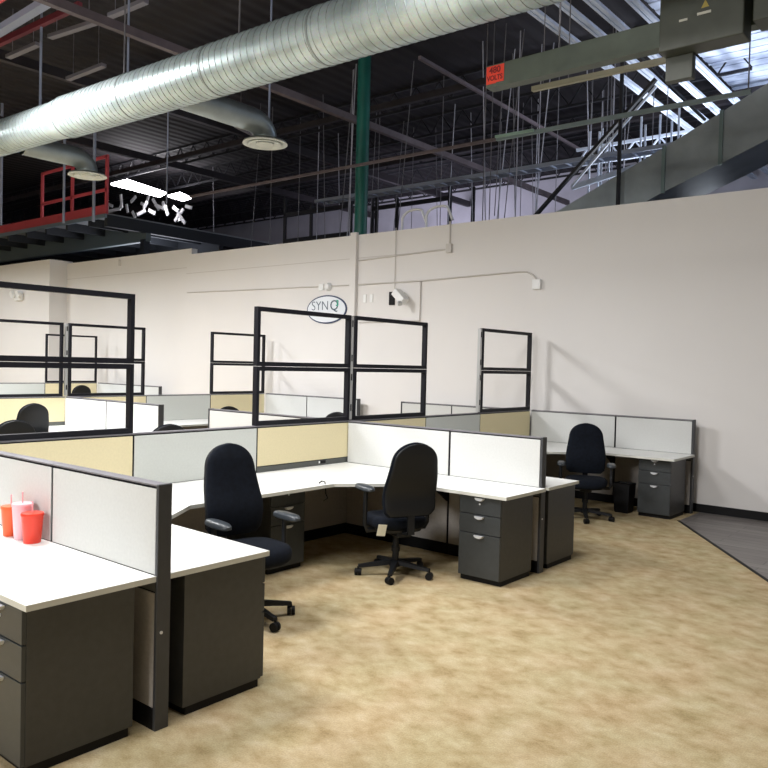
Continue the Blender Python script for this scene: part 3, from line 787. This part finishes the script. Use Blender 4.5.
# ------------------------------------------------------------------ slanted rectangular duct
rd = empty('rectangular_duct', (-5.86, 11.5, 3.98)); tag(rd, 'grey rectangular sheet metal duct slanting up to the right edge', 'duct')
q = MB()
def rect_prof(x, zb, zt, y0, y1): return [Vector((x, y0, zb)), Vector((x, y1, zb)), Vector((x, y1, zt)), Vector((x, y0, zt))]
secs = [(-.9, -.55, .0), (0, -.28, .36), (1.66, .44, 1.10), (2.46, .74, 1.47), (3.07, .985, 1.76), (5.6, 2.0, 2.95)]
q.loft([rect_prof(x, a, b, 0, 1.0) for x, a, b in secs]).build('duct_body', 'galv_dark', rd)
for x in (1.66, 2.46):
    for i in range(len(secs)-1):
        if secs[i][0] <= x <= secs[i+1][0]:
            t = (x-secs[i][0])/(secs[i+1][0]-secs[i][0]); a = secs[i][1]+t*(secs[i+1][1]-secs[i][1]); b = secs[i][2]+t*(secs[i+1][2]-secs[i][2])
            MB().bar((x, -.012, a-.02), (x, -.012, b+.02), .05, .03, (0, 1, 0)).build('flange', 'pale_flange', rd) if 'pale_flange' in M else (mat('pale_flange', (.20, .27, .26), .4, metal=.3), MB().bar((x, -.012, a-.02), (x, -.012, b+.02), .05, .03, (0, 1, 0)).build('flange', 'pale_flange', rd))
            break

# ------------------------------------------------------------------ hanging rods and wires
random.seed(3)
gw = 'thin hanger wires beyond the wall'
spots = []
for px in range(46):
    ang = R(39.384) - math.atan((random.uniform(205, 660)-384)/776.9)
    dist_y = random.uniform(11.6, 16)
    spots.append((-math.tan(ang)*dist_y, dist_y))
w0 = MB().tube([(0, 0, 0), (0, 0, 1)], .009, 5).build('hanger_wire', 'rod')
mat('rod_light', (.42, .42, .48), .5)
w1 = MB().tube([(0, 0, 0), (0, 0, 1)], .011, 5).build('hanger_wire', 'rod_light')
f0 = f1 = True
for i, (x, y) in enumerate(spots):
    if i % 3:
        o = w0 if f0 else w0.copy()
        if not f0: col.objects.link(o)
        f0 = False
    else:
        o = w1 if f1 else w1.copy()
        if not f1: col.objects.link(o)
        f1 = False
    if x > -6.9 and 11.2 < y < 12.8: x, y = x*13.1/y, 13.1
    zb = random.uniform(3.2, 4.6)
    if x < -18.1: zb = 5.6; zt = 7.22 if y > 13 else 7.8
    o.location = (x, y, zb); o.scale = (1, 1, CZ-zb)
    tl = random.choice((0, 0, 0, .04, -.05, .09))
    o.rotation_euler = (0, tl, 0)
    tag(o, 'thin wire hanging from the dark roof into the space beyond the wall', 'wire', gw)
# white hanging straps left of the slanted duct
ws = None
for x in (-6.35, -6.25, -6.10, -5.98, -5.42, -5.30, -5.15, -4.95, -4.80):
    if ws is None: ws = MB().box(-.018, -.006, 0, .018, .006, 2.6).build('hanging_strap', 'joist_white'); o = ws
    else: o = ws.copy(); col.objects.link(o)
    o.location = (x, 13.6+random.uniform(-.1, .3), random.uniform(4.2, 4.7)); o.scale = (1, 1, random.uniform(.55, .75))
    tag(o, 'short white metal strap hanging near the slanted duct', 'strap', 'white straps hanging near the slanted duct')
# upper-left rods in front of and behind the duct
def rod(x, y, z0, z1, r, label, m='rod_blue'):
    return tag(MB().tube([(x, y, z0), (x, y, z1)], r, 8).build('hanger_rod', m, smooth=40), label, 'rod')
# ------------------------------------------------------------------ red platform at the far left
PX, PY, PZ = -18.27, 10.9, 5.42
pf = empty('raised_platform', (PX, PY, PZ)); tag(pf, 'raised steel platform with red railing beyond the wall at the far left', 'platform')
MB().box(-14, 0, .02, 0, 9, .06).build('deck', 'mez_deck', pf)
MB().box(-14, -.05, -.06, 0, 0, .04).build('edge_angle', 'steel_blue', pf)
MB().box(-14, 1.15, -.50, 0, 1.30, -.02).build('girder', 'girder', pf)
MB().box(-.12, .0, -.28, .02, 9, .02).build('girder', 'mez_dark', pf)
MB().box(-14, 3.6, -.50, 0, 3.75, -.02).build('girder', 'mez_dark', pf)
for k in range(12): MB().box(-13.6+k*1.15, 0.02, -.20, -13.5+k*1.15, 9, .02).build('joist', 'mez_dark', pf)
for x in (-.04, -1.75, -3.4, -7.0): MB().box(x-.05, -.02, .04, x+.05, .03, 1.55).build('rail_post', 'red_steel', pf)
MB().box(-3.4, -.02, .62, 0, .02, .70).build('mid_rail', 'red_steel', pf)
MB().box(-3.4, -.02, 1.47, 0, .02, 1.55).build('top_rail', 'red_steel', pf)
MB().box(-14, -.03, .04, 0, -.005, .28).build('toe_board', 'red_steel', pf)
MB().box(-14, -.02, 1.47, -7.0, .02, 1.55).build('top_rail', 'red_steel', pf)
MB().box(-14, -.02, .62, -7.0, .02, .70).build('mid_rail', 'red_steel', pf)
for x in (-.1, -13.5):
    MB().box(x-.09, 1.1, -PZ, x+.09, 1.28, -.45).build('support_post', 'mez_dark', pf)

# ------------------------------------------------------------------ racks beyond the wall (dark silhouettes)
def rack(x, y, label):
    r = empty('storage_rack', (x, y, 0)); tag(r, label, 'rack')
    for sx in (0, 2.4):
        for sy in (0, 1.0): MB().box(sx-.04, sy-.03, 0, sx+.04, sy+.03, 6.2).build('upright', 'dark_steel', r)
    for z in (4.3, 5.0, 5.7):
        MB().box(0, -.03, z, 2.4, .03, z+.10).build('beam', 'dark_steel', r)
    return r
rack(-15.6, 14.6, 'dark tall rack frame left of the green column, behind the bright panels')
rack(-13.0, 15.2, 'dark tall rack frame just left of the green column')

# ------------------------------------------------------------------ bright skylight panels far left
def at(px, py, y):   # photo point at the plane y
    d = fw*776.9 + r2*(px-384) - u2*(py-384); t = y/d.y
    return Vector((0, 0, H)) + d*t
def glow(name, pts, z, label):
    P = [at_z(x, y, z) for x, y in pts]; c = sum(P, Vector())/4
    o = MB().prism([(p.x-c.x, p.y-c.y) for p in P], -.03, .03).build(name, 'lamp_on'); o.location = c
    return tag(o, label, 'light', 'glowing panels beyond the wall')
def at_z(px, py, z):
    d = fw*776.9 + r2*(px-384) - u2*(py-384); return Vector((0, 0, H)) + d*((z-H)/d.z)
glow('skylight_panel', ((111, 184), (127, 180), (166, 193), (160, 196.5)), 6.9, 'large glowing white panel above the dark rack at the left')
glow('skylight_panel', ((168, 196), (180, 193), (191, 198), (183, 200.5)), 6.9, 'smaller glowing white panel right of the large one')
sl = None; random.seed(11)
for k in range(22):
    if sl is None: sl = MB().box(-.05, -.02, -.25, .05, .02, .25).build('white_slat', 'white_lit'); o = sl
    else: o = sl.copy(); col.objects.link(o)
    f = k/21
    o.location = at(108+random.uniform(-3, 3)+80*f, 205+random.uniform(-9, 8)+6*f, 14.5+random.uniform(-.5, .8))
    o.rotation_euler = (random.uniform(-.3, .3), random.uniform(-1.5, 1.5), 0); o.scale = (1, 1, random.uniform(.4, 1.0))
    tag(o, 'short white slat glowing in the tangle below the bright panels', 'slat', 'white slats below the glowing panels')

# ------------------------------------------------------------------ unlit tube strips and rods in the dark roof at upper left
def strip(a, b, label, m='strip_grey'):
    q = MB().bar(a, b, .10, .06)
    for t in (.15, .85):
        p = a.lerp(b, t); q.tube([(p.x, p.y, p.z), (p.x, p.y, CZ)], .006, 5)
    return tag(q.build('tube_light', m), label, 'light fixture', 'unlit tube lights in the dark roof')
mat('strip_grey', (.20, .19, .22), .5)
Zc = 7.0
def up_at(px, py, z):
    d = fw*776.9 + r2*(px-384) - u2*(py-384); t = (z-H)/d.z
    return Vector((0, 0, H)) + d*t
for a, b, lb in (((8, 57), (38, 44), 'unlit tube light at the upper left, above the left end of the duct'), ((50, 37), (96, 22), 'unlit tube light to the right of the one above the duct end'),
                 ((68, 79), (104, 65), 'unlit tube light just above the duct at the left'), ((110, 16), (146, 1), 'unlit tube light at the top edge of the photo, left third'),
                 ((236, 126), (264, 140), 'short pale strut beside the round diffuser in the middle')):
    strip(up_at(*a, Zc), up_at(*b, Zc), lb)
beam(up_at(-40, 55, 6.9), up_at(50, 0, 6.9), .14, .10, 'rod_blue', 'pale blue steel angle at the top left corner')
beam(up_at(-40, 20, 7.1), up_at(30, -22, 7.1), .12, .12, 'red_steel', 'red steel bar at the top left corner')
beam(up_at(-20, 52, 7.3), up_at(80, 5, 7.3), .08, .10, 'red_dark', 'dark red steel bar below the blue angle at the top left') if 'red_dark' in M else (mat('red_dark', (.20, .03, .045), .6), beam(up_at(-20, 52, 7.3), up_at(80, 5, 7.3), .08, .10, 'red_dark', 'dark red steel bar below the blue angle at the top left'))
for px, y, z0, r, lb in ((2, 8.6, 4.9, .035, 'thick pale blue rod at the left edge crossing behind the duct'),
                     (40, 6.4, 5.3, .022, 'pale rod above the left end of the duct'),
                     (127, 6.4, 5.35, .016, 'thin pale rod above the duct, right of the unlit tube lights'),
                     (65, 9.3, 4.9, .03, 'pale blue rod beside the left diffuser'),
                     (95, 9.3, 4.8, .035, 'brighter pale blue rod passing the right edge of the left diffuser'),
                     (168, 9.3, 4.9, .014, 'thin rod beyond the duct between the two diffusers'),
                     (269, 7.6, 4.9, .014, 'thin rod beside the middle diffuser')):
    p = at(px, 120, y)
    rod(p.x, p.y, z0, CZ, r, lb)
for x, lb in ((-9.2, 'thin rod holding the big duct left of centre'), (-6.9, 'thin rod holding the big duct at the top centre')):
    rod(x, DY, DZ+R1-.01, CZ, .01, lb, 'rod')

# ------------------------------------------------------------------ lights
def area(name, loc, size, power, colr=(1, .97, .93), target=None, sy=None, spread=180):
    l = bpy.data.lights.new(name, 'AREA'); l.energy = power; l.color = colr
    l.shape = 'RECTANGLE'; l.size = size; l.size_y = sy or size; l.spread = R(spread)
    o = bpy.data.objects.new(name, l); col.objects.link(o); o.location = loc
    t = Vector(target) if target else Vector((loc[0], loc[1], 0))
    dv = t - Vector(loc)
    o.rotation_euler = dv.to_track_quat('-Z', 'Y').to_euler()
    return o
def point(name, loc, power, colr=(1, 1, 1), r=.3):
    l = bpy.data.lights.new(name, 'POINT'); l.energy = power; l.color = colr; l.shadow_soft_size = r
    o = bpy.data.objects.new(name, l); col.objects.link(o); o.location = loc
    return o
area('lamp_hall_left', (-10.6, 3.7, 5.4), 1.6, 430, (1, .985, .985), target=(-9.8, 5.2, 0), spread=160)
area('lamp_hall_middle', (-6.0, 2.0, 5.3), 1.3, 270, (1, .985, .975), spread=160)
area('lamp_hall_near', (-2.6, 1.8, 5.2), 1.6, 95, (1, .985, .975), spread=160)
area('fill_hall_wall', (-3.2, 5.0, 5.35), 1.2, 115, (1, .98, .965), target=(-3.6, 6.4, 0), spread=150)  # added fill: brightens the back wall and softens the shadows on it
area('lamp_hall_far_left', (-15.5, 5.0, 5.4), 1.5, 720, (.98, .99, 1))
area('fill_hall_corner', (-21, 5.2, 5.4), 1.5, 850, (.98, .99, 1))  # extra fill light added to lift the far left end of the wall
area('fill_front', (-3.5, -4.0, 4.7), 1.8, 350, (1, .985, .97), target=(-6.0, 10, 1.2))  # wall wash added behind the camera to even out the vertical faces
point('fill_duct_top', (-11.0, 2.6, 6.4), 40, (.9, 1, 1), .4)  # weak unseen fill added for the top of the spiral duct and roof steel
area('fill_deck', (-1.6, 16.5, 5.8), 1.5, 170, (.76, .85, 1), target=(-3.8, 15.0, 8))  # hidden upward light added to brighten the pale deck and white steel
area('fill_channels', (-4.6, 14.6, 4.2), 1.0, 210, (.84, .9, 1), target=(-5.0, 14.8, 8))  # added uplight, out of sight behind the wall, to brighten the steel channels
area('fill_far_wall', (-14, 16.5, 4.6), 3, 200, (.88, .86, 1), target=(-15, 22, 5.8), spread=140)  # unseen light added behind the wall so the far wall reads pale
area('lamp_platform', (-19.5, 13.2, 4.2), 1.5, 60, (.9, .9, 1), target=(-19.5, 12.5, 6))

w = bpy.data.worlds.new('world'); scene.world = w; w.use_nodes = True
w.node_tree.nodes['Background'].inputs['Color'].default_value = (.9, .92, 1, 1)
w.node_tree.nodes['Background'].inputs['Strength'].default_value = .05

scene.view_settings.view_transform = 'Standard'; scene.view_settings.look = 'None'
scene.view_settings.exposure = 0; scene.view_settings.gamma = 1; scene.view_settings.use_curve_mapping = False
scene.cycles.use_denoising = True
scene.cycles.max_bounces = 8; scene.cycles.diffuse_bounces = 5
scene.cycles.sample_clamp_indirect = 6
